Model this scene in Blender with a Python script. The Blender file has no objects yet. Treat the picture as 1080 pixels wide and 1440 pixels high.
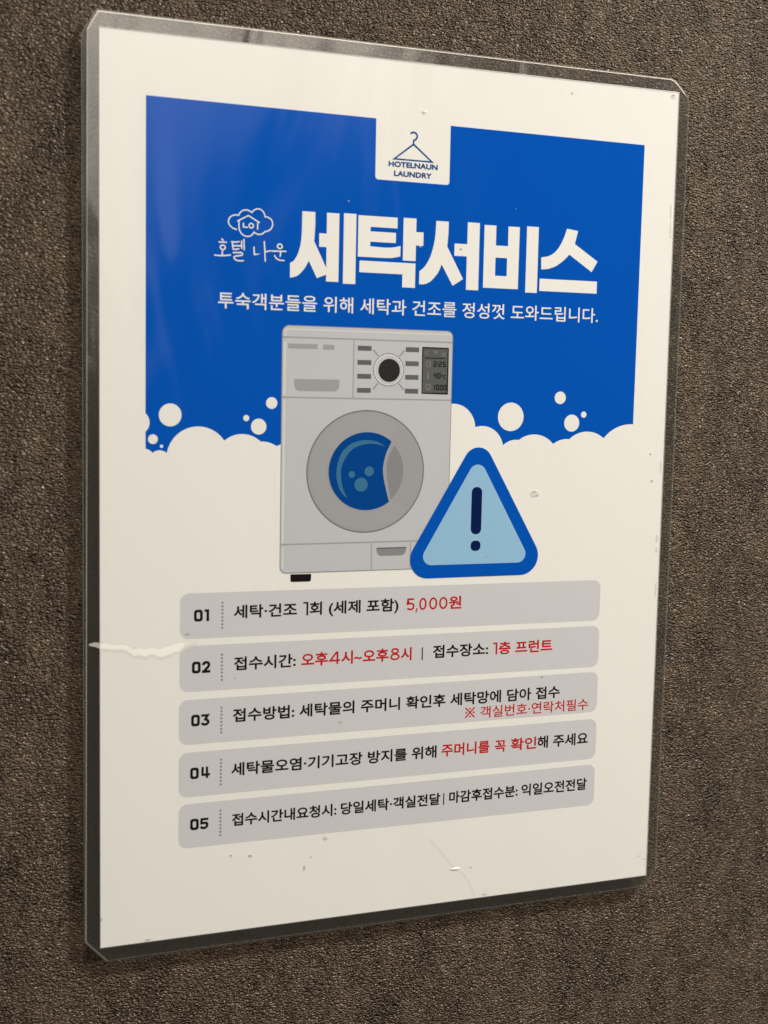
import bpy, math, random
from mathutils import Vector, Matrix
from mathutils.geometry import tessellate_polygon

sc = bpy.context.scene
COL = sc.collection
PI = math.pi

# ------------------------------------------------------------------ camera, light, exposure
cam_d = bpy.data.cameras.new('camera')
cam = bpy.data.objects.new('camera', cam_d)
COL.objects.link(cam)
cam_d.sensor_fit = 'VERTICAL'
cam_d.sensor_height = 36.0
cam_d.lens = 36.0 * 1825.0 / 1440.0
cam_d.clip_start = 0.01
cam_d.clip_end = 50.0
R = ((0.9354399, 0.0166572, -0.3530932), (-0.3528880, 0.1020767, -0.9300809), (0.0205500, 0.9946371, 0.1013647))
M = Matrix(R).to_4x4()
M.translation = (-0.166864, -0.420263, 0.041606)
cam.matrix_world = M
cam_d.dof.use_dof = True
cam_d.dof.focus_distance = 0.475
cam_d.dof.aperture_fstop = 13.0
sc.camera = cam

world = bpy.data.worlds.new('World')
sc.world = world
world.use_nodes = True
wt = world.node_tree
wt.nodes.clear()
def wn(t, **k):
    n = wt.nodes.new(t)
    for a, b in k.items():
        setattr(n, a, b)
    return n
w_out = wn('ShaderNodeOutputWorld')
w_bg = wn('ShaderNodeBackground')
w_tc = wn('ShaderNodeTexCoord')
w_sep = wn('ShaderNodeSeparateXYZ')
w_ramp = wn('ShaderNodeValToRGB')
w_map = wn('ShaderNodeMapRange')
w_map.inputs['From Min'].default_value = -1.0
w_map.inputs['From Max'].default_value = 1.0
wt.links.new(w_tc.outputs['Generated'], w_sep.inputs[0])
w_noise = wn('ShaderNodeTexNoise')
w_noise.inputs['Scale'].default_value = 3.0
w_noise.inputs['Detail'].default_value = 1.0
w_sc = wn('ShaderNodeMapping')
w_sc.inputs['Scale'].default_value = (3.0, 3.0, 0.8)
wt.links.new(w_tc.outputs['Generated'], w_sc.inputs['Vector'])
wt.links.new(w_sc.outputs['Vector'], w_noise.inputs['Vector'])
w_add = wn('ShaderNodeMath', operation='MULTIPLY_ADD')
wt.links.new(w_noise.outputs['Fac'], w_add.inputs[0])
w_add.inputs[1].default_value = 0.36
w_tilt = wn('ShaderNodeMath', operation='MULTIPLY_ADD')      # the lit end of the room lies up and to the left of the viewer's back
wt.links.new(w_sep.outputs['X'], w_tilt.inputs[0])
w_tilt.inputs[1].default_value = -0.40
wt.links.new(w_sep.outputs['Z'], w_tilt.inputs[2])
wt.links.new(w_tilt.outputs[0], w_add.inputs[2])
wt.links.new(w_add.outputs[0], w_map.inputs['Value'])
wt.links.new(w_map.outputs[0], w_ramp.inputs['Fac'])
cr = w_ramp.color_ramp
# floor in shade -> dim opposite wall -> its lit upper part -> ceiling (level reads about 0.565, because of the noise offset)
cr.elements[0].position = 0.0
cr.elements[0].color = (0.04, 0.028, 0.016, 1)
cr.elements[1].position = 1.0
cr.elements[1].color = (1.0, 0.93, 0.80, 1)
for p, c in ((0.45, (0.03, 0.023, 0.015)), (0.575, (0.045, 0.036, 0.027)), (0.60, (0.35, 0.315, 0.29)), (0.62, (1.3, 1.18, 1.06)), (0.68, (4.0, 3.7, 3.25)), (0.75, (1.3, 1.2, 1.05)), (0.80, (1.0, 0.93, 0.80))):
    e = cr.elements.new(p)
    e.color = (*c, 1)
wt.links.new(w_ramp.outputs['Color'], w_bg.inputs['Color'])
w_bg.inputs['Strength'].default_value = 0.44
wt.links.new(w_bg.outputs[0], w_out.inputs['Surface'])

lamp_d = bpy.data.lights.new('ceiling_lamp', 'AREA')
lamp_d.shape = 'DISK'
lamp_d.size = 0.26
lamp_d.energy = 58.5
lamp_d.color = (1.0, 0.945, 0.84)
lamp = bpy.data.objects.new('ceiling_lamp', lamp_d)
COL.objects.link(lamp)
lamp.location = (1.02, -0.84, 1.30)
lamp.rotation_euler = (Vector((0, 0, 0)) - lamp.location).to_track_quat('-Z', 'Y').to_euler()

vs = sc.view_settings
vs.view_transform = 'Standard'
vs.look = 'None'
vs.exposure = 0.0
vs.gamma = 1.0
vs.use_curve_mapping = False
sc.cycles.transparent_max_bounces = 24
sc.cycles.use_denoising = True

# ------------------------------------------------------------------ helpers
def X(x):
    return x / 1000.0 - 0.105
def Zc(y):
    return 0.1485 - y / 1000.0
INK = 0.000011                       # one print layer lies this far in front of the one below (m)

def tag(o, label=None, cat=None, kind=None, group=None):
    for k, v in (('label', label), ('category', cat), ('kind', kind), ('group', group)):
        if v:
            o[k] = v
    return o

def link(name, me, mats, parent=None):
    o = bpy.data.objects.new(name, me)
    COL.objects.link(o)
    for m in (mats if isinstance(mats, (list, tuple)) else [mats]):
        me.materials.append(m)
    if parent is not None:
        o.parent = parent
    return o

def nodes_of(name):
    m = bpy.data.materials.new(name)
    m.use_nodes = True
    nt = m.node_tree
    nt.nodes.clear()
    return m, nt, nt.nodes, nt.links

def ink(name, rgb, rough=0.6, spec=0.0, mottle=0.035):
    """Printed ink or paper: a faint fibre and toner unevenness in the colour."""
    m, nt, N, L = nodes_of(name)
    out = N.new('ShaderNodeOutputMaterial')
    b = N.new('ShaderNodeBsdfPrincipled')
    tc = N.new('ShaderNodeTexCoord')
    n = N.new('ShaderNodeTexNoise')
    n.inputs['Scale'].default_value = 420.0
    n.inputs['Detail'].default_value = 5.0
    n.inputs['Roughness'].default_value = 0.7
    L.new(tc.outputs['Object'], n.inputs['Vector'])
    mx = N.new('ShaderNodeMix')
    mx.data_type = 'RGBA'
    L.new(n.outputs['Fac'], mx.inputs['Factor'])
    mx.inputs['A'].default_value = (*[c * (1 - mottle) for c in rgb], 1)
    mx.inputs['B'].default_value = (*[min(1, c * (1 + mottle)) for c in rgb], 1)
    L.new(mx.outputs['Result'], b.inputs['Base Color'])
    b.inputs['Roughness'].default_value = rough
    b.inputs['Specular IOR Level'].default_value = spec
    L.new(b.outputs[0], out.inputs['Surface'])
    return m

def film_mat(name, clear, ior, rough, haze=0.0, haze_col=(0.8, 0.8, 0.78), wave=0.0, wave_scale=14.0, fine=0.0):
    """Clear plastic: what is behind shows through, the surface mirrors by its Fresnel share, haze scatters a little."""
    m, nt, N, L = nodes_of(name)
    out = N.new('ShaderNodeOutputMaterial')
    tr = N.new('ShaderNodeBsdfTransparent')
    tr.inputs['Color'].default_value = (*clear, 1)
    df = N.new('ShaderNodeBsdfDiffuse')
    df.inputs['Color'].default_value = (*haze_col, 1)
    gl = N.new('ShaderNodeBsdfGlossy')
    gl.inputs['Roughness'].default_value = rough
    fr = N.new('ShaderNodeLayerWeight')
    fr.inputs['Blend'].default_value = 0.5
    f0 = ((ior - 1) / (ior + 1)) ** 2 * 1.15         # both faces of the sheet reflect
    p5 = N.new('ShaderNodeMath')
    p5.operation = 'POWER'
    L.new(fr.outputs['Facing'], p5.inputs[0])
    p5.inputs[1].default_value = 5.0
    sch = N.new('ShaderNodeMath')
    sch.operation = 'MULTIPLY_ADD'
    L.new(p5.outputs[0], sch.inputs[0])
    sch.inputs[1].default_value = 1 - f0
    sch.inputs[2].default_value = f0
    m1 = N.new('ShaderNodeMixShader')
    m1.inputs[0].default_value = haze
    L.new(tr.outputs[0], m1.inputs[1])
    L.new(df.outputs[0], m1.inputs[2])
    m2 = N.new('ShaderNodeMixShader')
    L.new(sch.outputs[0], m2.inputs[0])
    L.new(m1.outputs[0], m2.inputs[1])
    L.new(gl.outputs[0], m2.inputs[2])
    L.new(m2.outputs[0], out.inputs['Surface'])
    if wave > 0:
        tc = N.new('ShaderNodeTexCoord')
        mp = N.new('ShaderNodeMapping')
        mp.inputs['Scale'].default_value = (1.5, 1.0, 0.7)
        mp.inputs['Rotation'].default_value = (0, 0.25, 0)
        n = N.new('ShaderNodeTexNoise')
        n.inputs['Scale'].default_value = wave_scale
        n.inputs['Detail'].default_value = 2.0
        n.inputs['Distortion'].default_value = 0.6
        L.new(tc.outputs['Object'], mp.inputs['Vector'])
        L.new(mp.outputs['Vector'], n.inputs['Vector'])
        bp = N.new('ShaderNodeBump')
        bp.inputs['Strength'].default_value = 1.0
        bp.inputs['Distance'].default_value = wave
        L.new(n.outputs['Fac'], bp.inputs['Height'])
        last = bp
        if fine > 0:
            n2 = N.new('ShaderNodeTexNoise')
            n2.inputs['Scale'].default_value = 900.0
            n2.inputs['Detail'].default_value = 2.0
            L.new(tc.outputs['Object'], n2.inputs['Vector'])
            b2 = N.new('ShaderNodeBump')
            b2.inputs['Distance'].default_value = fine
            L.new(n2.outputs['Fac'], b2.inputs['Height'])
            L.new(bp.outputs[0], b2.inputs['Normal'])
            last = b2
        L.new(last.outputs[0], gl.inputs['Normal'])
        L.new(last.outputs[0], fr.inputs['Normal'])
    return m

def area2(p):
    return sum(p[i][0] * p[(i + 1) % len(p)][1] - p[(i + 1) % len(p)][0] * p[i][1] for i in range(len(p)))

def flat(name, shapes, level, mat, parent, step=0.0):
    """shapes: list of polygons or [outer, hole, ...]; sheet coordinates in mm, y down; every shape faces the viewer."""
    vs_, fs = [], []
    for k, sh in enumerate(shapes):
        loops = [sh] if not isinstance(sh[0][0], (tuple, list)) else list(sh)
        y = -level * INK - k * step
        pts = [p for l in loops for p in l]
        base = len(vs_)
        vs_ += [(X(p[0]), y, Zc(p[1])) for p in pts]
        for t in tessellate_polygon([[Vector((p[0], p[1], 0)) for p in l] for l in loops]):
            a = area2([pts[i] for i in t])
            if abs(a) < 1e-9:
                continue
            fs.append([base + i for i in (t if a < 0 else t[::-1])])
    me = bpy.data.meshes.new(name)
    me.from_pydata(vs_, [], fs)
    # counter-clockwise as seen from -Y is required: flip where the normal points to the wall
    me.update()
    if me.polygons and sum(p.normal.y for p in me.polygons) > 0:
        me.flip_normals()
    return link(name, me, mat, parent)

def arc(cx, cy, r, a0, a1, n=24, ry=None):
    ry = r if ry is None else ry
    return [(cx + r * math.cos(a0 + (a1 - a0) * i / n), cy + ry * math.sin(a0 + (a1 - a0) * i / n)) for i in range(n + 1)]
def disc(cx, cy, r, n=48, ry=None):
    return arc(cx, cy, r, 0, 2 * PI, n, ry)[:-1]
def rect(x0, y0, x1, y1):
    return [(x0, y0), (x1, y0), (x1, y1), (x0, y1)]
def round_poly(pts, rad, n=8):
    """Polygon with every corner rounded; rad is one number or one per corner."""
    out = []
    N = len(pts)
    for i in range(N):
        r = rad[i] if isinstance(rad, (list, tuple)) else rad
        p = Vector(pts[i])
        if r <= 0:
            out.append(tuple(p))
            continue
        a = (Vector(pts[i - 1]) - p).normalized()
        b = (Vector(pts[(i + 1) % N]) - p).normalized()
        ang = math.acos(max(-1, min(1, a.dot(b))))
        d = r / math.tan(ang / 2)
        c = p + (a + b).normalized() * (r / math.sin(ang / 2))
        s, e = p + a * d - c, p + b * d - c
        t0 = math.atan2(s.y, s.x)
        dt = (math.atan2(e.y, e.x) - t0 + PI) % (2 * PI) - PI
        out += [(c.x + r * math.cos(t0 + dt * k / n), c.y + r * math.sin(t0 + dt * k / n)) for k in range(n + 1)]
    return out
def arc3(p, q, r, n=14):
    """Arc of the circle through three points, from p over q to r."""
    ax, ay = p
    bx, by = q
    cx, cy = r
    d = 2 * (ax * (by - cy) + bx * (cy - ay) + cx * (ay - by))
    ux = ((ax**2 + ay**2) * (by - cy) + (bx**2 + by**2) * (cy - ay) + (cx**2 + cy**2) * (ay - by)) / d
    uy = ((ax**2 + ay**2) * (cx - bx) + (bx**2 + by**2) * (ax - cx) + (cx**2 + cy**2) * (bx - ax)) / d
    rr = math.hypot(ax - ux, ay - uy)
    t0, t1, t2 = (math.atan2(v[1] - uy, v[0] - ux) for v in (p, q, r))
    d1 = (t1 - t0) % (2 * PI)
    d2 = (t2 - t0) % (2 * PI)
    if d1 > d2:
        d2 -= 2 * PI
    return [(ux + rr * math.cos(t0 + d2 * i / n), uy + rr * math.sin(t0 + d2 * i / n)) for i in range(n + 1)]
def smooth(pts, n=5):
    """Catmull-Rom curve through the points."""
    P = [Vector(p) for p in pts]
    P = [2 * P[0] - P[1]] + P + [2 * P[-1] - P[-2]]
    out = []
    for i in range(1, len(P) - 2):
        for k in range(n):
            t = k / n
            a, b, c, d = P[i - 1], P[i], P[i + 1], P[i + 2]
            v = 0.5 * (2 * b + (c - a) * t + (2 * a - 5 * b + 4 * c - d) * t * t + (3 * b - a - 3 * c + d) * t ** 3)
            out.append((v.x, v.y))
    out.append(tuple(P[-2]))
    return out
def stroke(pts, w, round_cap=False, closed=False):
    """Outline polygon of a line of width w along pts (mitred joins)."""
    P = [Vector(p) for p in pts]
    n = len(P)
    Ls, Rs = [], []
    for i in range(n):
        if closed:
            a, b = P[i - 1], P[(i + 1) % n]
        else:
            a, b = P[max(i - 1, 0)], P[min(i + 1, n - 1)]
        d0 = (P[i] - a).normalized() if (P[i] - a).length > 1e-9 else (b - P[i]).normalized()
        d1 = (b - P[i]).normalized() if (b - P[i]).length > 1e-9 else d0
        t = (d0 + d1).normalized() if (d0 + d1).length > 1e-6 else d0
        nn = Vector((-t.y, t.x))
        k = min(1.0 / max(0.35, nn.dot(Vector((-d1.y, d1.x)))), 2.6)
        Ls.append(tuple(P[i] + nn * w / 2 * k))
        Rs.append(tuple(P[i] - nn * w / 2 * k))
    if closed:
        return [Ls, Rs] if abs(area2(Ls)) > abs(area2(Rs)) else [Rs, Ls]
    def cap(c, fr):
        a0 = math.atan2(fr[1] - c.y, fr[0] - c.x)
        return [(c.x + w / 2 * math.cos(a0 - PI * k / 6), c.y + w / 2 * math.sin(a0 - PI * k / 6)) for k in range(1, 6)]
    if round_cap:
        return Ls + cap(P[-1], Ls[-1]) + Rs[::-1] + cap(P[0], Rs[0])
    return Ls + Rs[::-1]

# ---- lettering: Blender's own built-in lettering turned into flat ink
_ref = {}
def raw_text(s, bold):
    cu = bpy.data.curves.new('lettering', 'FONT')
    cu.body = s
    cu.size = 1.0
    cu.offset = bold
    cu.resolution_u = 4
    o = bpy.data.objects.new('lettering', cu)
    COL.objects.link(o)
    bpy.context.view_layer.update()
    dg = bpy.context.evaluated_depsgraph_get()
    me = bpy.data.meshes.new_from_object(o.evaluated_get(dg))
    pts = [(v.co.x, v.co.y) for v in me.vertices]
    faces = [list(p.vertices) for p in me.polygons]
    bpy.data.objects.remove(o)
    bpy.data.curves.remove(cu)
    bpy.data.meshes.remove(me)
    return pts, faces
def text(name, s, x0, x1, base, height, level, mat, parent, bold=0.0, ref='세'):
    """Ink lettering whose marks span x0..x1 (mm) and whose reference character stands from base up by height.
    bold: by how many mm the ink spreads round every letter (the letter is overprinted round a small circle)."""
    if ref not in _ref:
        p, _ = raw_text(ref, 0.0)
        _ref[ref] = (min(v[1] for v in p), max(v[1] for v in p))
    lo, hi = _ref[ref]
    pts, faces = raw_text(s, 0.0)
    k = (height - 2 * bold) / (hi - lo)
    xa, xb = min(p[0] for p in pts), max(p[0] for p in pts)
    kx = (x1 - x0 - 2 * bold) / (xb - xa)
    vv, ff = [], []
    n = 8 if bold > 0 else 1
    for c in range(n):
        dx, dy = (bold * math.cos(2 * PI * c / n), bold * math.sin(2 * PI * c / n)) if bold > 0 else (0, 0)
        y = -level * INK - c * 1.0e-6
        o = len(vv)
        vv += [(X(x0 + bold + (p[0] - xa) * kx + dx), y, Zc(base - bold - (p[1] - lo) * k + dy)) for p in pts]
        ff += [[i + o for i in f] for f in faces]
    me = bpy.data.meshes.new(name)
    me.from_pydata(vv, [], ff)
    me.update()
    if sum(p.normal.y * p.area for p in me.polygons) > 0:
        me.flip_normals()
    return link(name, me, mat, parent)

# ------------------------------------------------------------------ wall
def wall_material():
    m, nt, N, L = nodes_of('grained vinyl wallcovering')
    out = N.new('ShaderNodeOutputMaterial')
    b = N.new('ShaderNodeBsdfPrincipled')
    tc = N.new('ShaderNodeTexCoord')
    def noise(scale, mscale, detail=3.0, rough=0.6, dist=0.0):
        mp = N.new('ShaderNodeMapping')
        mp.inputs['Scale'].default_value = mscale
        L.new(tc.outputs['Object'], mp.inputs['Vector'])
        n = N.new('ShaderNodeTexNoise')
        n.inputs['Scale'].default_value = scale
        n.inputs['Detail'].default_value = detail
        n.inputs['Roughness'].default_value = rough
        n.inputs['Distortion'].default_value = dist
        L.new(mp.outputs['Vector'], n.inputs['Vector'])
        return n
    # colour: woven-looking upright streaks and blotches
    streak = noise(150.0, (1.3, 1, 0.6), 4.0, 0.65, 0.4)
    blotch = noise(60.0, (1.2, 1, 0.6), 3.0, 0.6)
    fleck = noise(1250.0, (0.75, 1, 1.2), 2.0, 0.6)
    a1 = N.new('ShaderNodeMath'); a1.operation = 'MULTIPLY_ADD'
    L.new(streak.outputs['Fac'], a1.inputs[0]); a1.inputs[1].default_value = 0.46
    a2 = N.new('ShaderNodeMath'); a2.operation = 'MULTIPLY'
    L.new(blotch.outputs['Fac'], a2.inputs[0]); a2.inputs[1].default_value = 0.28
    L.new(a2.outputs[0], a1.inputs[2])
    a3 = N.new('ShaderNodeMath'); a3.operation = 'MULTIPLY_ADD'
    L.new(fleck.outputs['Fac'], a3.inputs[0]); a3.inputs[1].default_value = 0.26
    L.new(a1.outputs[0], a3.inputs[2])
    ramp = N.new('ShaderNodeValToRGB')
    L.new(a3.outputs[0], ramp.inputs['Fac'])
    e = ramp.color_ramp.elements
    e[0].position = 0.38; e[0].color = (0.0120, 0.0080, 0.0052, 1)
    e[1].position = 0.62; e[1].color = (0.092, 0.0640, 0.0440, 1)
    L.new(ramp.outputs['Color'], b.inputs['Base Color'])
    b.inputs['Roughness'].default_value = 0.33
    b.inputs['Specular Tint'].default_value = (1.0, 0.85, 0.70, 1)
    b.inputs['Specular IOR Level'].default_value = 0.60
    # relief: wrinkled grains about a millimetre across, a little wider than high
    vo = N.new('ShaderNodeTexVoronoi')
    mp = N.new('ShaderNodeMapping')
    mp.inputs['Scale'].default_value = (0.74, 1, 1.3)
    mp.inputs['Rotation'].default_value = (0, 0.16, 0)
    wob = noise(500.0, (1, 1, 1), 2.0)
    addv = N.new('ShaderNodeVectorMath'); addv.operation = 'MULTIPLY_ADD'
    L.new(wob.outputs['Color'], addv.inputs[0])
    addv.inputs[1].default_value = (0.0008, 0.0008, 0.0008)
    L.new(tc.outputs['Object'], addv.inputs[2])
    L.new(addv.outputs[0], mp.inputs['Vector'])
    vo.inputs['Scale'].default_value = 1320.0
    vo.feature = 'SMOOTH_F1'
    vo.inputs['Smoothness'].default_value = 0.5
    L.new(mp.outputs['Vector'], vo.inputs['Vector'])
    inv = N.new('ShaderNodeMath'); inv.operation = 'SUBTRACT'
    inv.inputs[0].default_value = 1.0
    L.new(vo.outputs['Distance'], inv.inputs[1])
    rough_n = noise(1010.0, (0.68, 1, 1.25), 1.5, 0.5, 0.8)
    mixh = N.new('ShaderNodeMath'); mixh.operation = 'MULTIPLY_ADD'
    L.new(rough_n.outputs['Fac'], mixh.inputs[0]); mixh.inputs[1].default_value = 1.5
    L.new(inv.outputs[0], mixh.inputs[2])
    bp = N.new('ShaderNodeBump')
    bp.inputs['Strength'].default_value = 1.0
    bp.inputs['Distance'].default_value = 0.00082
    L.new(mixh.outputs[0], bp.inputs['Height'])
    L.new(bp.outputs[0], b.inputs['Normal'])
    L.new(b.outputs[0], out.inputs['Surface'])
    return m

GAP = 0.0038
me = bpy.data.meshes.new('wall')
me.from_pydata([(-1.5, GAP, -1.2), (1.5, GAP, -1.2), (1.5, GAP, 1.2), (-1.5, GAP, 1.2)], [], [(0, 1, 2, 3)])
me.update()
wall = link('wall', me, wall_material())
tag(wall, kind='structure')

# ------------------------------------------------------------------ materials of the notice
PAPER = ink('white paper', (0.81, 0.805, 0.79), 0.6, 0.06, 0.02)
BLUE = ink('blue print', (0.0001, 0.086, 0.48))
NAVY = ink('navy line print', (0.008, 0.075, 0.25))
BLACK = ink('black print', (0.010, 0.009, 0.009))
RED = ink('red print', (0.48, 0.014, 0.015))
BAR = ink('pale grey violet print', (0.60, 0.595, 0.635), mottle=0.02)
BODY = ink('light grey print', (0.52, 0.53, 0.58), mottle=0.02)
RIM = ink('pale rim print', (0.66, 0.65, 0.65))
LINE = ink('grey line print', (0.27, 0.265, 0.28))
GREY = ink('mid grey print', (0.245, 0.25, 0.27))
LABELG = ink('soft grey print', (0.34, 0.345, 0.37))
DARKG = ink('dark grey print', (0.125, 0.125, 0.135))
RING = ink('door grey print', (0.35, 0.355, 0.38))
RINGD = ink('ring shadow grey print', (0.17, 0.17, 0.18))
KNOB = ink('charcoal print', (0.028, 0.026, 0.028))
LCD = ink('display green grey print', (0.105, 0.115, 0.108))
ICON = ink('display icon grey print', (0.185, 0.20, 0.195))
GLASS = ink('door glass blue print', (0.0006, 0.056, 0.27))
TEAL = ink('teal print', (0.045, 0.17, 0.32))
SKYB = ink('pale blue print', (0.29, 0.51, 0.73))
DEEP = ink('deep navy print', (0.002, 0.012, 0.075))
DIRT = ink('grey dirt', (0.47, 0.44, 0.39))
FILM = film_mat('clear laminate', (0.985, 0.985, 0.98), 1.50, 0.05, haze=0.002, wave=0.0019, wave_scale=12.0)
BORDER = film_mat('sealed clear border', (0.87, 0.83, 0.77), 2.6, 0.12, haze=0.022, wave=0.0016, wave_scale=22.0, fine=0.00002)
BACKF = film_mat('clear back film', (0.80, 0.80, 0.785), 1.55, 0.20, haze=0.03, wave=0.0012, wave_scale=30.0)
EDGE = film_mat('highlit cut edge', (0.75, 0.75, 0.73), 1.6, 0.15, haze=0.88, haze_col=(0.98, 0.97, 0.94))  # edge highlight put into the colour as milky white
BACKEDGE = film_mat('frosted cut edge', (0.75, 0.75, 0.73), 1.6, 0.2, haze=0.22, haze_col=(0.80, 0.78, 0.72))
SEAM = film_mat('film step over the paper edge', (0.92, 0.92, 0.90), 1.45, 0.5, haze=0.34, haze_col=(0.88, 0.87, 0.84))
WHITEN = film_mat('painted glare film', (0.97, 0.97, 0.96), 1.5, 0.25, haze=0.97, haze_col=(1.0, 0.995, 0.96))  # glare off the film put into the colour, nearly opaque white
FAINT = film_mat('faintly painted glare film', (0.985, 0.985, 0.98), 1.5, 0.2, haze=0.90, haze_col=(0.86, 0.85, 0.82))  # faint glare streak painted as a pale tone
FAINT2 = film_mat('pale glare film', (0.985, 0.985, 0.98), 1.5, 0.2, haze=0.88, haze_col=(0.96, 0.95, 0.92))  # softer glare round the white core, put into the colour
FAINT3 = film_mat('border glare film', (0.9, 0.9, 0.89), 1.6, 0.2, haze=0.45, haze_col=(0.9, 0.89, 0.85))  # glare on the clear border, painted pale
HALO = film_mat('slightly pale glare film', (0.985, 0.985, 0.98), 1.5, 0.2, haze=0.86, haze_col=(0.875, 0.865, 0.84))  # outermost fade of the painted glare
BLISTER = film_mat('air blister in film', (0.97, 0.97, 0.965), 1.45, 0.12, haze=0.25, haze_col=(0.88, 0.88, 0.86))

# ------------------------------------------------------------------ the notice
notice = bpy.data.objects.new('laminated_notice', None)
COL.objects.link(notice)
notice.empty_display_size = 0.05
tag(notice, 'laminated blue and white laundry notice with drawn washing machine, hung on dark grained wall', 'sign')

# paper sheet: a thin slab
def slab(name, outline, y0, y1, mats, parent, side_index=0, flat_front=True):
    n = len(outline)
    v = [(X(p[0]), y0, Zc(p[1])) for p in outline] + [(X(p[0]), y1, Zc(p[1])) for p in outline]
    if area2(outline) < 0:
        outline = outline[::-1]
        v = [(X(p[0]), y0, Zc(p[1])) for p in outline] + [(X(p[0]), y1, Zc(p[1])) for p in outline]
    f = [tuple(range(n))[::-1], tuple(range(n, 2 * n))]
    f += [(i, (i + 1) % n, n + (i + 1) % n, n + i) for i in range(n)]
    me = bpy.data.meshes.new(name)
    me.from_pydata(v, [], f)
    me.update()
    o = link(name, me, mats, parent)
    for p in me.polygons[2:]:
        p.material_index = side_index
    return o
paper = slab('paper_sheet', rect(0, 0, 210, 297), 0.0, 0.00012, PAPER, notice)

# --- blue panel with the foam edge along its foot
panel = [(14.55, 19.2), (92.0, 19.5)]
panel += arc(93.1, 38.5, 1.05, PI, PI / 2, 6) + arc(118.25, 38.55, 1.05, PI / 2, 0, 6)
panel += [(119.3, 19.6), (196.4, 19.85), (196.2, 121.5)]
for a, b, c in reversed([((121.85, 114.84), (129.29, 117.44), (131.68, 122.97)), ((131.68, 122.97), (135.03, 122.54), (142.78, 129.4)),
        ((142.78, 129.4), (146.14, 127.61), (149.04, 127.46)), ((149.04, 127.46), (155.26, 125.44), (163.0, 128.88)),
        ((163.0, 128.88), (166.23, 127.35), (169.53, 127.13)), ((169.53, 127.13), (176.79, 124.3), (183.86, 126.73)),
        ((183.86, 126.73), (189.59, 122.61), (196.2, 121.5))]):
    panel += arc3(c, b, a)[1:]
panel += [(118, 120), (64, 124), (60.5, 129.0)]
for a, b, c in reversed([((14.65, 130.67), (16.01, 131.21), (16.91, 132.06)), ((16.91, 132.06), (19.2, 131.2), (21.56, 132.11)),
        ((21.56, 132.11), (31.0, 123.4), (40.71, 128.01)), ((40.71, 128.01), (47.03, 125.79), (53.07, 128.26)),
        ((53.07, 128.26), (56.09, 128.62), (58.6, 129.82))]):
    panel += arc3(c, b, a)
panel += arc3((14.62, 125.17), (15.95, 122.16), (14.6, 119.23), 10)
blue = flat('blue_panel', [panel], 1, BLUE, notice)
for x, y, r in ((22.64, 119.7, 3.72), (17.03, 127.6, 1.58), (19.83, 129.9, 0.54), (48.06, 120.5, 1.02), (52.35, 123.3, 2.65),
                (56.74, 115.4, 1.96), (145.55, 119.2, 5.1), (165.25, 112.1, 2.27), (170.32, 121.25, 3.1), (175.18, 118.1, 1.13)):
    flat('foam_bubble', [disc(x, y, r)], 2, PAPER, blue)

# --- hanger emblem with its two lines
hook = smooth([(104.67, 23.4), (105.01, 23.13), (105.54, 23.01), (106.2, 23.13), (106.76, 23.58), (106.97, 24.19), (106.75, 24.91),
               (106.3, 25.4), (105.75, 25.66), (105.70, 26.1)]) + [(105.7, 27.2)]
emblem = flat('hanger_emblem', [stroke(hook, 0.62, True), stroke([(105.7, 26.95), (98.75, 32.3), (112.65, 32.35)], 0.62, closed=True)], 2, NAVY, notice, step=4e-6)
text('lettering', 'HOTELNAUN', 96.7, 114.8, 34.97, 1.86, 2, NAVY, emblem, 0.125, 'H')
text('lettering', 'LAUNDRY', 98.75, 112.6, 38.04, 1.86, 2, NAVY, emblem, 0.125, 'H')

# --- cloud emblem with the handwritten line
w = 0.40
CL = [[(44.17, 59.1), (42.93, 58.7), (41.85, 57.82), (41.47, 56.66), (41.77, 55.61), (42.59, 54.83), (43.81, 54.45), (44.83, 54.54)],
      [(44.83, 54.54), (45.35, 53.62), (46.26, 52.88), (47.34, 52.63), (48.43, 52.83), (49.3, 53.37)],
      [(49.3, 53.37), (49.98, 52.58), (51.06, 52.07), (52.15, 52.15), (53.1, 52.83), (53.6, 53.84), (53.74, 54.43)],
      [(53.74, 54.43), (54.84, 54.6), (55.95, 55.33), (56.34, 56.5), (56.13, 57.71), (55.21, 58.75), (53.8, 59.25)],
      [(53.8, 59.25), (52.87, 59.99), (51.78, 60.26), (50.68, 60.03), (50.06, 59.62)],
      [(50.06, 59.62), (49.44, 60.49), (48.52, 61.04), (47.43, 61.11), (46.19, 60.61), (45.41, 59.68), (45.02, 58.52), (44.97, 56.35)]]
line = []
for seg in CL:
    line += smooth(seg, 4)[(1 if line else 0):]
cloud = flat('cloud_emblem', [stroke(line, w, True), stroke([(44.36, 56.43), (48.14, 54.39), (51.95, 56.5)], w), stroke([(51.28, 56.4), (51.26, 58.74)], w),
        stroke([(46.52, 56.8), (46.41, 58.16), (48.02, 58.22)], w), stroke(disc(49.1, 57.6, 0.74, 20), w, closed=True)], 2, PAPER, notice, step=4e-6)
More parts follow.
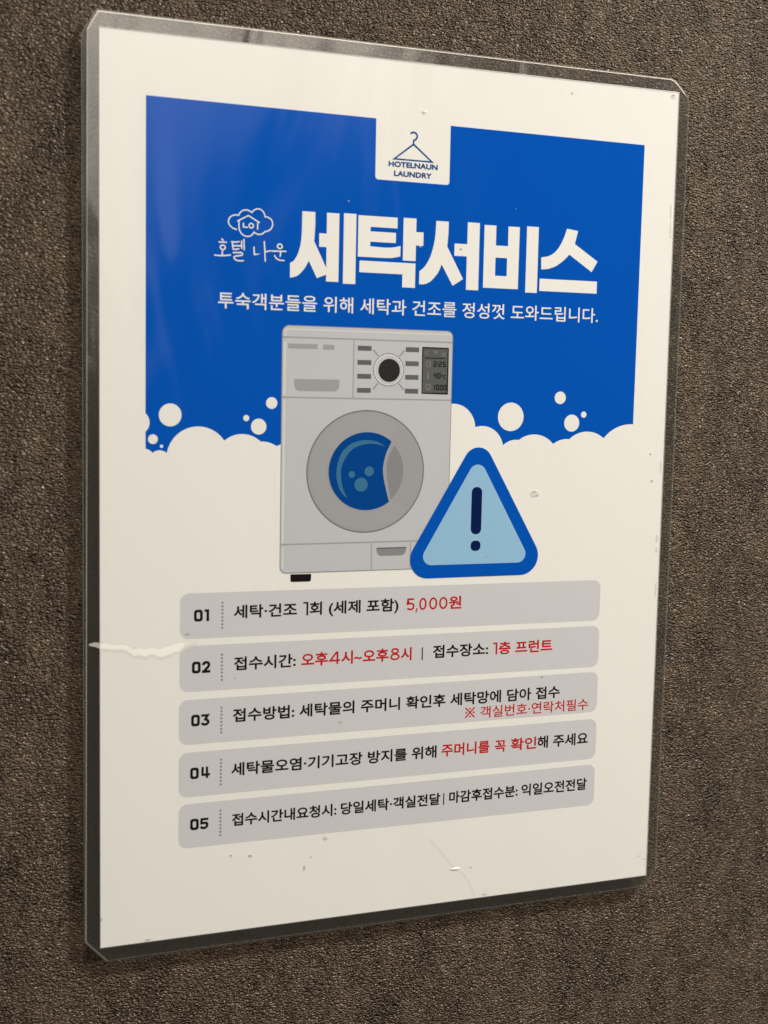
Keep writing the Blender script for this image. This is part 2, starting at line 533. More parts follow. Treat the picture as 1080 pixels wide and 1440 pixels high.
S = [[(39.28, 62.4), (39.81, 62.87)], [(38.43, 63.42), (39.44, 63.45), (40.82, 63.41)], [(39.53, 65.9), (39.48, 67.6)], [(36.97, 67.72), (39.48, 67.77), (42.18, 67.42)],
     [(42.51, 63.16), (44.05, 63.17), (45.04, 62.96)], [(42.88, 63.3), (42.95, 64.6), (43.15, 65.44), (43.92, 65.49), (45.0, 65.28)], [(43.01, 64.44), (44.68, 64.29)],
     [(44.83, 64.31), (45.9, 64.31)], [(45.9, 62.77), (45.99, 65.14)], [(46.68, 62.22), (46.8, 65.48)],
     [(43.16, 66.63), (45.32, 66.45), (46.09, 66.53), (46.01, 67.31), (43.79, 67.72), (43.42, 68.25), (43.86, 68.82), (45.04, 69.14), (46.52, 69.04)],
     [(50.11, 64.47), (50.2, 66.3), (50.5, 66.85), (53.1, 65.95)], [(53.56, 62.49), (53.78, 65.47), (53.95, 68.81)], [(53.85, 65.76), (55.76, 65.36)],
     [(56.23, 65.4), (60.97, 65.26)], [(59.2, 65.4), (59.03, 66.99)], [(57.13, 66.85), (57.68, 67.66), (58.79, 68.21), (60.38, 68.31)]]
flat('handwriting', [stroke(smooth(s, 4), 0.44, True) for s in S] + [stroke(disc(39.64, 65.1, 0.82, 20, 0.72), 0.44, closed=True), stroke(disc(58.86, 63.72, 0.82, 20, 0.72), 0.44, closed=True)],
     2, PAPER, cloud, step=4e-6)

# --- heavy title
title = [
 smooth([(71.05, 51.8), (71.05, 56.5), (70.76, 61.4)], 3)[:-1] + [(70.76, 61.4), (75.3, 70.3), (75.11, 72.17), (71.92, 73.52), (68.99, 67.93)]
   + smooth([(68.99, 67.93), (67.61, 70.38), (65.63, 72.62), (63.89, 73.5), (62.5, 73.75)], 4)[1:] + [(62.47, 68.97)]
   + smooth([(62.47, 68.97), (63.81, 68.05), (65.27, 65.5), (66.3, 60.7), (66.53, 51.8)], 5)[1:],
 [(75.12, 51.75), (79.5, 51.75), (79.5, 74.45), (75.12, 74.45), (75.12, 63.1), (72.52, 63.1), (72.52, 58.65), (75.12, 58.65)],
 rect(81.1, 51.55, 85.55, 74.9),
 [(86.28, 51.85), (100.46, 51.85), (100.46, 55.46), (90.7, 55.46), (90.7, 56.97), (99.95, 56.97), (99.95, 60.4), (90.7, 60.4), (90.7, 61.95)]
   + smooth([(95.84, 62.14), (98.74, 61.95), (101.7, 61.25)], 5) + smooth([(101.7, 64.8), (98.82, 65.44), (95.91, 65.6)], 5) + [(86.28, 65.6)],
 [(102.65, 51.7), (107.38, 51.7), (107.38, 56.25), (110.12, 56.25), (110.12, 60.78), (107.38, 60.78), (107.38, 66.1), (102.65, 66.1)],
 [(86.92, 66.9), (107.36, 66.9), (107.36, 75.2), (102.62, 75.2), (102.62, 70.8), (86.92, 70.8)],
 smooth([(119.45, 52.0), (119.4, 56.2), (119.08, 60.48)], 3)[:-1] + [(119.08, 60.48), (125.4, 71.35), (121.48, 73.84), (117.17, 66.72)]
   + smooth([(117.17, 66.72), (115.77, 69.76), (113.24, 72.58), (111.05, 73.69), (108.85, 73.9)], 4)[1:] + [(108.88, 69.42)]
   + smooth([(108.88, 69.42), (110.9, 67.64), (113.01, 63.83), (114.41, 58.04), (114.77, 52.0)], 5)[1:],
 [(126.68, 51.75), (131.3, 51.75), (131.3, 75.0), (126.6, 75.0), (126.6, 63.5), (121.85, 63.5), (121.85, 59.3), (126.65, 59.3)],
 [[(133.12, 52.25), (137.68, 52.25), (137.7, 59.1), (142.42, 59.1), (142.4, 52.25), (146.85, 52.25), (146.75, 73.95), (133.12, 73.95)],
  [(137.67, 63.3), (142.2, 63.3), (142.2, 69.6), (137.67, 69.6)]],
 rect(149.7, 51.77, 154.35, 74.95),
 [(165.67, 51.65), (170.19, 52.2), (169.01, 56.85), (178.58, 62.68), (176.29, 66.54), (166.92, 60.74)]
   + smooth([(166.92, 60.74), (164.76, 62.89), (161.8, 64.99), (158.66, 66.19), (155.83, 66.54)], 4)[1:] + [(155.67, 62.31)]
   + smooth([(155.67, 62.31), (158.89, 61.58), (161.75, 59.55), (164.08, 55.93), (165.67, 51.65)], 4)[1:-1],
 rect(155.3, 69.8, 178.65, 74.15)]
flat('title_lettering', title, 2, PAPER, notice, step=2e-6)
text('subtitle_lettering', '투숙객분들을 위해 세탁과 건조를 정성껏 도와드립니다.', 38.2, 179.6, 84.75, 5.35, 2, PAPER, notice, 0.05)

# --- drawn washing machine
wm = flat('washing_machine_drawing', [round_poly([(60.0, 89.35), (122.2, 89.45), (122.25, 173.25), (60.2, 173.2)], [2.6, 2.2, 1.0, 2.2])], 3, LINE, notice)
inner = round_poly([(60.28, 89.6), (121.95, 89.7), (121.95, 172.95), (60.45, 172.85)], [2.4, 2.0, 0.8, 2.0])
flat('cabinet', [inner], 4, BODY, wm)
flat('pale_rim', [round_poly([(60.9, 90.5), (121.6, 90.55), (121.6, 90.95), (61.5, 90.95), (61.5, 93.2), (60.9, 93.2)], [1.1, 0.3, 0.1, 0.9, 0.1, 0.1]),
     rect(60.75, 95.0, 61.45, 112.6), rect(60.75, 114.3, 61.45, 162.6), rect(60.9, 164.2, 61.5, 171.5)], 5, RIM, wm)
def seg(a, b, w_):
    return stroke([a, b], w_)
for a, b, w_ in (((60.3, 93.37), (121.9, 93.45), 0.5), ((60.4, 113.4), (121.9, 113.6), 0.5), ((85.45, 93.8), (85.47, 113.2), 0.4), ((60.5, 163.22), (121.9, 163.1), 0.5),
                 ((93.25, 163.5), (93.35, 172.8), 0.4), ((107.85, 163.5), (107.9, 172.8), 0.4)):
    flat('panel_joint', [seg(a, b, w_)], 5, LABELG, wm)
flat('maker_plate', [rect(62.16, 95.45, 72.53, 97.1)], 5, LABELG, wm)
flat('maker_plate', [rect(74.45, 95.5, 78.5, 97.2)], 5, LABELG, wm)
flat('drawer_handle', [round_poly([(64.4, 107.2), (80.45, 107.2), (80.4, 111.25), (64.6, 111.25)], [0.2, 0.2, 2.0, 2.0])], 5, LABELG, wm)
for x0, x1 in ((86.86, 91.88), (104.47, 109.43)):
    for y in (95.52, 100.33, 105.04, 109.82):
        flat('button', [rect(x0, y, x1, y + 1.66)], 5, DARKG, wm)
dial = flat('dial', [disc(98.3, 103.45, 5.68)], 5, RINGD, wm)
flat('dial_rim', [disc(98.3, 103.45, 5.42)], 6, RIM, dial)
flat('dial_face', [disc(98.36, 103.5, 4.95)], 7, BODY, dial)
flat('dial_knob', [disc(98.5, 103.65, 3.98)], 8, KNOB, dial)
for a, b in (((92.56, 96.79), (94.42, 98.86)), ((104.01, 96.66), (102.15, 98.85)), ((92.65, 110.31), (94.5, 108.15)), ((104.01, 110.25), (102.11, 108.13))):
    flat('dial_mark', [seg(a, b, 0.42)], 5, GREY, dial)
lcd = flat('display', [round_poly([(110.6, 95.25), (120.7, 95.35), (120.75, 111.65), (110.7, 111.5)], 0.3)], 5, BLACK, wm)
flat('display_screen', [rect(111.05, 95.75, 120.25, 111.1)], 6, LCD, lcd)
flat('display_line', [rect(111.5, 98.92, 119.5, 99.22)], 7, BLACK, lcd)
def seven(ch, x, y, w_, h, t):
    """Display numerals from bars."""
    B = {'0': 'abcdef', '1': 'bc', '2': 'abged', '4': 'fgbc', '5': 'afgcd'}[ch]
    m = y + h / 2
    R_ = dict(a=rect(x, y, x + w_, y + t), d=rect(x, y + h - t, x + w_, y + h), g=rect(x, m - t / 2, x + w_, m + t / 2), b=rect(x + w_ - t, y, x + w_, m), c=rect(x + w_ - t, m, x + w_, y + h),
              f=rect(x, y, x + t, m), e=rect(x, m, x + t, y + h))
    return [R_[k] for k in B]
for s_, x, y in (('2', 115.0, 100.15), ('2', 116.95, 100.15), ('5', 118.5, 100.15), ('4', 115.1, 104.2), ('0', 116.6, 104.2), ('1', 114.7, 108.25), ('0', 116.2, 108.25), ('0', 117.6, 108.25), ('0', 119.0, 108.25)):
    flat('display_digit', seven(s_, x, y, 1.15, 1.9, 0.34), 7, BLACK, lcd, step=2e-6)
flat('display_colon', [rect(116.35, 100.6, 116.7, 100.95), rect(116.35, 101.3, 116.7, 101.65)], 7, BLACK, lcd)
text('display_unit', '℃', 118.0, 119.9, 106.1, 1.25, 7, BLACK, lcd, 0.05, 'C')
flat('display_icons', [arc(112.5, 97.35, 0.7, 0.6, 5.6, 16) + arc(112.5, 97.35, 0.4, 5.6, 0.6, 16), round_poly([(114.8, 96.5), (116.6, 96.5), (115.7, 97.9)], 0.3),
     [rect(118.1, 97.1, 119.5, 98.25), rect(118.55, 97.4, 119.05, 97.95)],
     [round_poly(rect(112.1, 100.0, 114.0, 102.15), 0.5), round_poly(rect(112.45, 100.35, 113.65, 101.8), 0.3)], rect(113.05, 100.95, 113.85, 101.2),
     round_poly([(112.9, 103.6), (113.15, 103.6), (113.4, 106.4), (112.65, 106.4)], 0.1),
     [disc(113.2, 109.1, 1.1, 24, 1.15), disc(113.2, 109.1, 0.75, 24, 0.8)], rect(112.8, 109.3, 113.7, 109.55)], 7, ICON, lcd, step=2e-6)
door = flat('door', [disc(90.75, 138.6, 21.6, 80, 21.25)], 5, RINGD, wm)
flat('door_rim', [disc(90.75, 138.6, 21.15, 80, 20.8)], 6, LABELG, door)
flat('door_ring', [[disc(90.8, 138.7, 20.4, 80, 20.0)]], 7, RING, door)
flat('ring_gleam', [arc(90.8, 138.7, 20.3, -0.95, 0.75, 24, 19.9) + arc(90.8, 138.7, 14.6, 0.75, -0.95, 24, 14.4)], 8, LABELG, door)
glass = flat('door_glass', [disc(90.95, 138.6, 14.15, 72, 13.75)], 9, LABELG, door)
flat('glass_pane', [disc(90.95, 138.45, 13.85, 72, 13.5)], 10, GLASS, door)
cres = smooth([(84.2, 147.92), (81.9, 145.75), (80.43, 142.67), (79.91, 139.0), (80.42, 135.35), (81.96, 131.69), (84.81, 129.13), (88.34, 127.91), (91.92, 127.71), (95.2, 128.5), (97.86, 129.98)], 4) \
     + smooth([(97.86, 129.98), (94.56, 129.12), (91.29, 128.94), (88.37, 129.5), (85.49, 130.96), (83.28, 133.52), (81.86, 136.57), (81.59, 139.62), (82.11, 143.3), (83.06, 145.76), (84.2, 147.92)], 4)[1:-1]
flat('glass_gleam', [cres], 11, TEAL, door)
for x, y, r in ((85.53, 139.5, 1.16), (91.88, 138.45, 1.7), (88.97, 143.05, 2.42)):
    flat('suds', [disc(x, y, r, 32)], 11, TEAL, door)
le = smooth([(99.94, 128.2), (98.23, 131.7), (97.19, 135.4), (97.01, 139.11), (97.84, 143.45), (99.48, 149.3)], 5)
rim_r = [(90.95 + 13.85 * math.cos(t), 138.45 + 13.5 * math.sin(t)) for t in [0.90 - i * (0.90 + 0.86) / 24 for i in range(25)]]
flat('door_grip', [le + rim_r[:]], 11, LABELG, door)
le2 = smooth([(100.76, 129.73), (99.12, 132.94), (98.33, 136.03), (98.34, 139.43), (99.11, 144.08), (100.05, 148.4)], 5)
rim_2 = [(90.95 + 13.6 * math.cos(t), 138.45 + 13.25 * math.sin(t)) for t in [0.80 - i * (0.80 + 0.70) / 24 for i in range(25)]]
flat('grip_face', [le2 + rim_2], 12, GREY, door)
kick = flat('filter_handle', [[(95.14, 165.18), (106.34, 165.2), (106.17, 166.74), (105.53, 167.73), (104.39, 168.14), (96.73, 168.1), (95.72, 167.57), (95.17, 166.43)]], 5, GREY, wm)
flat('handle_slot', [rect(95.3, 165.15, 106.3, 165.6)], 6, DARKG, wm)
flat('foot', [round_poly([(64.07, 173.5), (71.48, 173.55), (71.4, 176.2), (64.1, 176.15)], [0, 0, 0.7, 0.7])], 4, BLACK, wm)

# --- warning triangle
def hull3(cs):
    """Outline of three circles (cx, cy, r) joined by their outer tangents; circles given clockwise."""
    out = []
    for i in range(3):
        c, a, b = cs[i], cs[i - 1], cs[(i + 1) % 3]
        def nrm(p, q):
            d = Vector((q[0] - p[0], q[1] - p[1]))
            L_ = d.length
            d /= L_
            n = Vector((d.y, -d.x))
            s = (p[2] - q[2]) / L_
            return n * math.sqrt(1 - s * s) + d * s
        n0, n1 = nrm(a, c), nrm(c, b)
        t0 = math.atan2(n0.y, n0.x)
        dt = (math.atan2(n1.y, n1.x) - t0) % (2 * PI)
        out += [(c[0] + c[2] * math.cos(t0 + dt * k / 14), c[1] + c[2] * math.sin(t0 + dt * k / 14)) for k in range(15)]
    return out
tri = flat('warning_triangle', [hull3([(133.2, 135.75, 5.6), (151.3, 169.7, 6.95), (114.75, 169.7, 6.95)])], 8, BLUE, notice)
flat('triangle_face', [hull3([(133.1, 139.65, 3.35), (149.9, 168.85, 3.2), (115.95, 168.75, 3.2)])], 9, SKYB, tri)
flat('exclamation_bar', [round_poly(rect(130.95, 144.3, 135.05, 161.3), 1.9)], 10, DEEP, tri)
flat('exclamation_dot', [round_poly(rect(131.1, 163.6, 134.95, 167.3), 1.55)], 10, DEEP, tri)

# --- the five lines
def digit(d, x0, x1, y0, y1, s):
    xm, a, b, c, e = (x0 + x1) / 2, x0 + s / 2, x1 - s / 2, y0 + s / 2, y1 - s / 2
    ym = (c + e) / 2
    if d == '0':
        return [[round_poly(rect(x0, y0, x1, y1), 0.95), round_poly(rect(x0 + s, y0 + s, x1 - s, y1 - s), 0.3)]]
    if d == '1':
        return [[(x0, y0), (x1, y0), (x1, y1), (x1 - s, y1), (x1 - s, y0 + s * 0.85), (x0, y0 + s * 0.85)]]
    if d == '2':
        return [stroke(smooth([(a, y0 + 1.35), (a + 0.15, c + 0.35), (xm - 0.35, c), (xm + 0.35, c), (b - 0.15, c + 0.3), (b, c + 0.95), (b - 0.35, c + 1.6)], 4) + [(a + 0.2, e)], s), rect(x0, y1 - s, x1, y1)]
    if d == '3':
        return [stroke([(x0, c), (b - 0.1, c), (xm - 0.05, ym - 0.25)], s * 0.9), stroke(smooth([(xm - 0.45, ym - 0.15), (xm + 0.4, ym - 0.1), (b, ym + 0.55), (b - 0.1, e - 0.45), (xm + 0.3, e), (xm - 0.5, e), (x0 + 0.15, e - 0.5)], 4), s * 0.95)]
    if d == '4':
        return [stroke([(a, y0), (a, ym + 0.75), (x1 + 0.15, ym + 0.75)], s * 0.9), rect(xm + 0.15, y0, xm + 0.15 + s * 0.85, y1)]
    if d == '5':
        return [stroke([(x1 - 0.05, c), (a + 0.05, c), (a - 0.05, ym - 0.15), (xm + 0.2, ym - 0.2)], s * 0.92), stroke(smooth([(xm + 0.1, ym - 0.2), (b - 0.15, ym - 0.05), (b, ym + 0.55), (b - 0.1, e - 0.45), (xm + 0.3, e), (xm - 0.5, e), (x0 + 0.1, e - 0.4)], 4), s * 0.95)]
# corners (left top, right top, right bottom, left bottom), number box, dotted rule, lettering
BARS = [
 ([(26.15, 178.65), (184.95, 179.7), (184.95, 195.05), (26.15, 194.05)], (30.86, 36.0, 184.3, 188.3), (182.3, 190.8)),
 ([(26.1, 196.4), (185.15, 197.05), (185.15, 212.7), (26.1, 212.05)], (30.26, 36.5, 201.85, 205.85), (200.0, 208.6)),
 ([(25.95, 214.75), (185.3, 214.6), (185.3, 230.05), (25.95, 230.15)], (30.1, 36.35, 219.95, 223.95), (218.15, 226.75)),
 ([(25.95, 232.8), (185.45, 232.7), (185.45, 248.2), (25.95, 248.2)], (29.85, 36.5, 238.15, 242.1), (236.15, 244.8)),
 ([(26.0, 250.6), (185.5, 250.4), (185.5, 266.3), (26.0, 265.95)], (29.95, 36.25, 255.9, 259.85), (254.0, 262.6))]
K, W = .135, .14
TXT = [
 [('세탁·건조', 44.4, 66.6, 187.95, 4.65, BLACK, K), ('#1', 68.75, 70.6, 183.25, 187.95, BLACK, .66), ('회 (세제 포함)', 71.1, 103.9, 187.95, 4.65, BLACK, K),
  ('#5', 106.9, 109.95, 183.55, 187.9, RED, .66), ('#,', 110.35, 111.2, 187.2, 188.75, RED, .66), ('#0', 111.75, 114.6, 183.55, 187.95, RED, .66), ('#0', 115.55, 118.7, 183.55, 187.95, RED, .66),
  ('#0', 119.4, 122.7, 183.55, 187.95, RED, .66), ('원', 123.2, 128.1, 188.15, 4.8, RED, W)],
 [('접수시간:', 44.6, 66.4, 205.75, 4.75, BLACK, K), ('오후', 68.35, 78.05, 205.8, 4.75, RED, W), ('#4', 78.5, 82.4, 201.15, 205.6, RED, .66), ('시', 82.9, 87.2, 205.8, 4.75, RED, W),
  ('~', 87.65, 90.5, 205.8, 4.9, RED, .12), ('오후', 90.85, 100.55, 205.8, 4.75, RED, W), ('#8', 101.0, 104.9, 201.1, 205.5, RED, .66), ('시', 105.2, 109.3, 205.8, 4.75, RED, W),
  ('|', 113.15, 113.6, 205.3, 4.6, BLACK, .0), ('접수장소:', 117.5, 139.3, 205.7, 4.75, BLACK, K), ('#1', 141.2, 142.95, 201.2, 205.65, RED, .7), ('층 프런트', 143.5, 165.5, 205.8, 4.75, RED, W)],
 [('접수방법: 세탁물의 주머니 확인후 세탁망에 담아 접수', 44.4, 169.3, 223.6, 4.7, BLACK, K), ('#x', 130.6, 134.8, 224.7, 228.4, RED, .5), ('객실번호·연락처필수', 136.85, 181.5, 229.0, 4.4, RED, .06)],
 [('세탁물오염·기기고장 방지를 위해', 44.0, 119.9, 242.3, 4.65, BLACK, K), ('주머니를', 121.8, 141.0, 242.2, 4.7, RED, .13), ('꼭', 143.1, 147.6, 242.4, 4.7, RED, .12), ('확인', 149.6, 160.2, 242.3, 4.7, RED, .13), ('해 주세요', 160.6, 182.0, 242.35, 4.75, BLACK, K)],
 [('접수시간내요청시:', 44.4, 82.1, 259.95, 4.45, BLACK, K), ('당일세탁·객실전달', 83.7, 121.85, 259.95, 4.5, BLACK, K), ('|', 122.95, 123.4, 259.4, 4.3, BLACK, .0),
  ('마감후접수분:', 125.3, 153.1, 259.95, 4.55, BLACK, K), ('익일오전전달', 154.6, 182.2, 260.05, 4.65, BLACK, K)]]
def figure(ch, x0, x1, y0, y1, t):
    """Light numerals and marks of the five lines, drawn as strokes."""
    xm, ym = (x0 + x1) / 2, (y0 + y1) / 2
    a, b, c, e = x0 + t / 2, x1 - t / 2, y0 + t / 2, y1 - t / 2
    if ch == '1':
        return [[(x0, y0), (x1, y0), (x1, y1), (x1 - t, y1), (x1 - t, y0 + t * .85), (x0, y0 + t * .85)]]
    if ch == '0':
        return [[disc(xm, ym, (x1 - x0) / 2, 32, (y1 - y0) / 2), disc(xm, ym, (x1 - x0) / 2 - t, 32, (y1 - y0) / 2 - t)]]
    if ch == '8':
        return [[disc(xm, y0 + 1.08, 1.5, 28, 1.08), disc(xm, y0 + 1.1, 1.5 - t, 28, 1.08 - t * .9)], [disc(xm, y1 - 1.25, (x1 - x0) / 2 - .15, 28, 1.25), disc(xm, y1 - 1.25, (x1 - x0) / 2 - .15 - t, 28, 1.25 - t * .9)]]
    if ch == '4':
        xs = x1 - 1.15
        return [stroke([(xs + .02, y0 + .1), (a, y1 - 1.3), (x1, y1 - 1.3)], t), rect(xs - .1, y0, xs - .1 + t, y1)]
    if ch == '5':
        return [stroke([(x1 - .2, c), (a + .25, c), (a + .05, ym - .15)] + smooth([(a + .05, ym - .15), (xm, ym - .35), (b - .2, ym + .05), (b, ym + .75), (b - .25, e - .35), (xm, e), (a, e - .4)], 4)[1:], t)]
    if ch == ',':
        return [[(x0 + .3, y0), (x1, y0), (x0 + .45, y1), (x0, y1)]]
    d = (y1 - y0) / 2
    return [stroke([(xm - d, ym - d), (xm + d, ym + d)], t), stroke([(xm - d, ym + d), (xm + d, ym - d)], t)] + [disc(xm + p * d * .78, ym + q_ * d * .78, t * .72, 12) for p, q_ in ((1, 0), (-1, 0), (0, 1), (0, -1))]
for i, (q, (nx0, nx1, ny0, ny1), (d0, d1)) in enumerate(BARS):
    bar = flat('information_bar', [round_poly(q, 3.0)], 1, BAR, notice)
    wd = 2.95
    g = digit('0', nx0, nx0 + wd, ny0, ny1, 0.92) + digit(str(i + 1), nx1 - (1.6 if i == 0 else 2.85), nx1, ny0, ny1, 0.92)
    flat('line_number', g, 2, BLACK, bar, step=2e-6)
    flat('dotted_rule', [disc(40.5 - 0.03 * i, d0 + (d1 - d0) * k / 7, 0.40, 14) for k in range(8)], 2, GREY, bar)
    for s, x0, x1, base, hgt, mt, bold in TXT[i]:
        if s[0] == '#':
            flat('lettering', figure(s[1:], x0, x1, base, hgt, bold), 2, mt, bar, step=2e-6)
        else:
            text('lettering', s, x0, x1, base, hgt, 2, mt, bar, bold)

# ------------------------------------------------------------------ laminate over, under and round the paper
Y_FACE, Y_BORD, Y_BACK0, Y_BACK = -0.00021, -0.00010, 0.00026, 0.00036
def ring(name, outer, inner_, y_out, y_in, mat, parent, which=None):
    """Band between two outlines with the same number of points."""
    n = len(outer)
    v = [(X(p[0]), y_out, Zc(p[1])) for p in outer] + [(X(p[0]), y_in, Zc(p[1])) for p in inner_]
    f = [(i, (i + 1) % n, n + (i + 1) % n, n + i) for i in range(n)]
    me = bpy.data.meshes.new(name)
    me.from_pydata(v, [], f)
    me.update()
    if sum(p.normal.y for p in me.polygons) > 0:
        me.flip_normals()
    o = link(name, me, mat, parent)
    if which:
        for p, a in zip(me.polygons, outer):
            p.material_index = which(a)
    return o
film = flat('laminate_film', [rect(0, 0, 210, 297)], 0, FILM, notice)
for v in film.data.vertices:
    v.co.y = Y_FACE
front = round_poly([(-3.75, 1.0), (-0.5, -4.9), (207.9, -4.55), (214.4, 1.6), (214.2, 294.7), (209.25, 301.5), (2.1, 302.0), (-4.95, 294.5)], [1.2, 0.6, 5.0, 5.0, 0.8, 0.8, 0.8, 0.8], 6)
back = round_poly([(-5.45, 2.4), (-0.9, -5.35), (208.2, -4.9), (214.9, 1.6), (214.75, 294.9), (209.5, 302.0), (2.2, 302.65), (-5.35, 294.7)], [1.5, 0.6, 5.0, 5.0, 0.8, 0.8, 0.8, 0.8], 6)
hole = rect(-0.24, -0.24, 210.24, 297.24)
border = flat('sealed_border', [[front, hole]], 0, BORDER, notice)
for v in border.data.vertices:
    v.co.y = Y_BORD
ring('edge_seam', rect(-0.24, -0.24, 210.24, 297.24), rect(0, 0, 210, 297), Y_BORD, Y_FACE, SEAM, border)
bk = flat('back_film', [[back, rect(-0.2, -0.2, 210.2, 297.2)]], 0, BACKF, notice)
for v in bk.data.vertices:
    v.co.y = Y_BACK0
def grown(o, d):
    c = (105, 148.5)
    return [(p[0] + (d if p[0] > c[0] else -d) * 1.0, p[1] + (d if p[1] > c[1] else -d)) for p in o]
ring('cut_edge', front, grown(front, -0.34), Y_BORD + 0.00030, Y_BORD - 0.00003, [EDGE, BACKEDGE], border, lambda p: 0 if p[1] < 0 or p[0] < 0 or p[1] > 297 else 1)  # top, left and bottom rims painted whiter as edge highlights
ring('cut_edge', back, grown(back, -0.24), Y_BACK0 + 0.00012, Y_BACK0 - 0.00002, BACKEDGE, bk)

# painted crease glare and glint, blisters and specks of dirt in the film
def puff(name, outline, h, mat, parent, y0):
    """Low cushion over an outline: a blister of the film or a painted glint."""
    n = len(outline)
    cx = sum(p[0] for p in outline) / n
    cy = sum(p[1] for p in outline) / n
    v, f = [], []
    ks = ((1.0, 0.0), (0.8, 0.6), (0.5, 0.9))
    for k, hh in ks:
        v += [(X(cx + (p[0] - cx) * k), y0 - h * hh, Zc(cy + (p[1] - cy) * k)) for p in outline]
    v.append((X(cx), y0 - h, Zc(cy)))
    for j in range(len(ks) - 1):
        f += [(j * n + i, j * n + (i + 1) % n, (j + 1) * n + (i + 1) % n, (j + 1) * n + i) for i in range(n)]
    b0 = (len(ks) - 1) * n
    f += [(b0 + i, b0 + (i + 1) % n, len(v) - 1) for i in range(n)]
    me = bpy.data.meshes.new(name)
    me.from_pydata(v, [], f)
    me.update()
    if sum(p.normal.y for p in me.polygons) > 0:
        me.flip_normals()
    for p in me.polygons:
        p.use_smooth = True
    return link(name, me, mat, parent)
def ragged_band(name, top, bot, h, mat, parent, y0):
    """Painted glare band running between an upper and a lower ragged line."""
    n = len(top)
    v = []
    for k, hh in ((0, 0), (0.3, 0.8), (0.55, 1.0), (0.8, 0.7), (1, 0)):
        v += [(X(a[0] + (b[0] - a[0]) * k), y0 - h * hh, Zc(a[1] + (b[1] - a[1]) * k)) for a, b in zip(top, bot)]
    f = [(j * n + i, j * n + i + 1, (j + 1) * n + i + 1, (j + 1) * n + i) for j in range(4) for i in range(n - 1)]
    me = bpy.data.meshes.new(name)
    me.from_pydata(v, [], f)
    me.update()
    if sum(p.normal.y for p in me.polygons) > 0:
        me.flip_normals()
    return link(name, me, mat, parent)
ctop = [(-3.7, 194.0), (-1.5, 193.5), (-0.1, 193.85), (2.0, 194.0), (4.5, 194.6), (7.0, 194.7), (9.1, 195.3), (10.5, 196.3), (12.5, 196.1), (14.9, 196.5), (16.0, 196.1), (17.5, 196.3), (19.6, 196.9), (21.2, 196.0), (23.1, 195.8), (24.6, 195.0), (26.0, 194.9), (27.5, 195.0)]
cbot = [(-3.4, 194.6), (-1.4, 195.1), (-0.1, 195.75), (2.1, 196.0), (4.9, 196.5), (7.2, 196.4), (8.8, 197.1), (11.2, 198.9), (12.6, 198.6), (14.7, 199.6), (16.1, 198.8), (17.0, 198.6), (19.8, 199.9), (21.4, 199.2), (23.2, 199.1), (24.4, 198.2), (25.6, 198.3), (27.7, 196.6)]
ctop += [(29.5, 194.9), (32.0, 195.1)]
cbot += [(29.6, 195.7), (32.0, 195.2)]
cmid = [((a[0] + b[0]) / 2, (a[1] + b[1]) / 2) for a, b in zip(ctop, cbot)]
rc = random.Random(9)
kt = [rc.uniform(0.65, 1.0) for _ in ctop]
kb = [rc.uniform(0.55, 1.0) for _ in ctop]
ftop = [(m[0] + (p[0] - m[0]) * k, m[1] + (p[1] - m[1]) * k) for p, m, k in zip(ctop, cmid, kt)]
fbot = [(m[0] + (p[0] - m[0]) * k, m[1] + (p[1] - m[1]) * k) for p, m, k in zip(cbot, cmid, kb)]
ragged_band('crease_glare', [(p[0], p[1] - 0.25) for p in ctop[2:]], [(p[0], p[1] + 0.9) for p in cbot[2:]], 0.0, HALO, notice, -0.0000235)  # glare at the crease painted in nested flat pale layers
cr1 = ragged_band('crease_glare', ctop[2:], cbot[2:], 0.0, FAINT2, notice, -0.0000265)
ragged_band('glare_core', ftop[2:-2], fbot[2:-2], 0.0, WHITEN, cr1, -0.000029)
cr2 = ragged_band('crease_glare', ctop[:3], cbot[:3], 0.0, FAINT3, notice, -0.000116)
c2 = smooth([(117.8, 272.5), (122.1, 277.0), (125.0, 280.8), (128.5, 284.7), (132.1, 287.6), (134.5, 291.7), (136.9, 296.5)], 3)
ragged_band('crease_glare', [(p[0] + 0.34, p[1] - 0.3) for p in c2], [(p[0] - 0.34, p[1] + 0.3) for p in c2], 0.0, FAINT, notice, -0.00002)  # faint glare streak painted as a flat pale band
puff('crease_glare', disc(128.6, 284.7, 1.9, 16, 0.45), 0.0001, WHITEN, notice, Y_FACE - 0.00001)  # short glint painted white
rnd = random.Random(4)
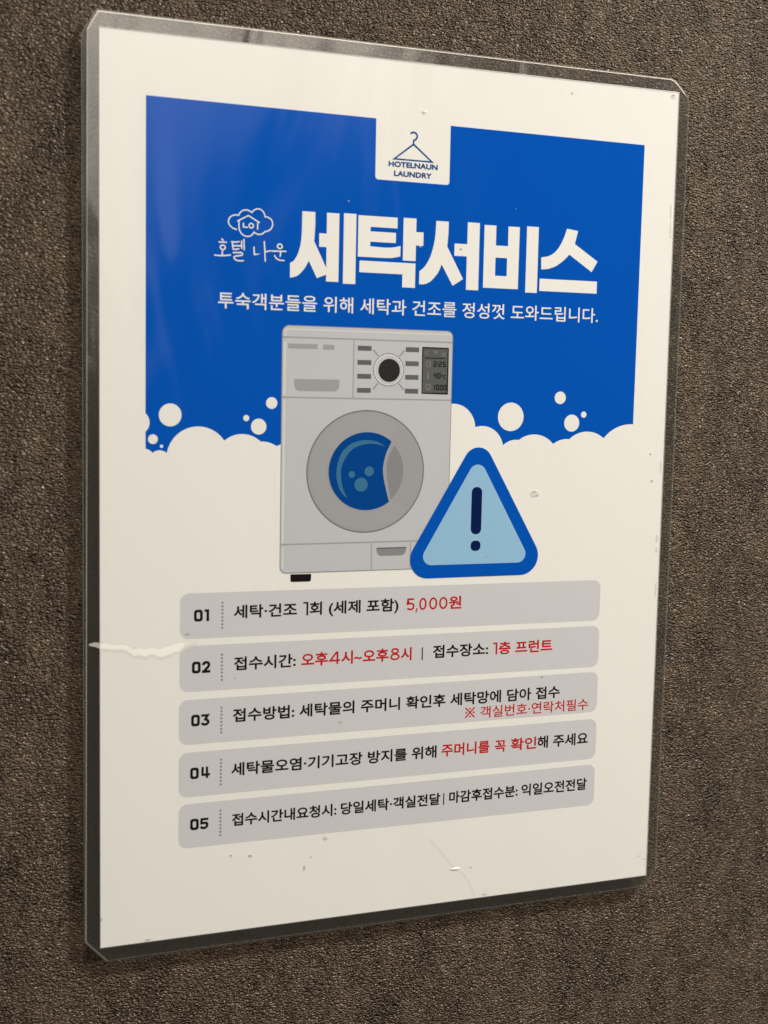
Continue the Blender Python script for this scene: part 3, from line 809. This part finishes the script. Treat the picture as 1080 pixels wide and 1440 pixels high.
def blob(x, y, rx, ry, j=0.25, n=12):
    return [(x + rx * (1 + rnd.uniform(-j, j)) * math.cos(2 * PI * k / n), y + ry * (1 + rnd.uniform(-j, j)) * math.sin(2 * PI * k / n)) for k in range(n)]
for x, y, rx, ry in ((109.4, 16.0, 1.0, 0.6), (156.3, 146.9, 1.9, 1.3), (207.9, 1.4, 1.4, 1.0), (208.9, 42.5, 0.5, 3.0), (209.1, 49.5, 0.5, 3.4), (209.2, 137.1, 0.6, 2.6), (208.9, 164.2, 0.7, 1.6),
                     (208.8, 168.6, 0.6, 1.4), (209.2, 184.0, 0.5, 3.2), (204.3, 132.3, 0.5, 0.5), (205.4, 142.5, 0.6, 0.6), (51.1, 270.8, 0.8, 0.7), (44.3, 270.0, 0.5, 0.5), (78.3, 267.4, 1.0, 1.1),
                     (108.9, 61.1, 0.5, 0.4), (82.6, 47.5, 0.35, 0.3)):
    puff('air_blister', blob(x, y, rx, ry, 0.15), 0.00009, BLISTER, notice, Y_FACE - 0.00001)
DSP = [(109.2, 15.9, .45, .2), (165.9, 4.3, .35, .35), (156.0, 146.2, 1.0, .3), (157.0, 147.6, .6, .25), (207.6, 1.0, .8, .35), (161.6, 215.0, .6, .35), (82.9, 226.3, .55, .3), (78.3, 267.8, .6, .2),
       (51.1, 270.9, .55, .3), (44.3, 270.0, .4, .3), (73.0, 274.0, .45, .2), (70.6, 277.6, .25, 1.0), (137.5, 169.4, 1.0, .3), (124.3, 61.1, .5, .3), (28.8, 192.3, .9, .25), (45.0, 208.2, .35, .2),
       (209.0, 290.3, .3, .3), (206.4, 288.8, .35, .25), (15.9, 296.2, 1.1, .2), (134.8, 284.9, .4, .3), (204.3, 132.4, .3, .25), (205.4, 142.6, .35, .3), (0.4, 287.0, .2, .6), (140.5, 296.0, 1.2, .2),
       (145.0, 46.0, .18, .15), (63.0, 105.0, .15, .15), (56.0, 230.0, .2, .15), (96.0, 240.5, .18, .12), (170.0, 150.0, .18, .15)]
for i, d in enumerate(DSP):
    o = flat('dirt_speck', [blob(d[0], d[1], d[2] * 0.85, d[3] * 0.85, 0.3)], 0, DIRT, notice)
    for v in o.data.vertices:
        v.co.y = -14 * INK
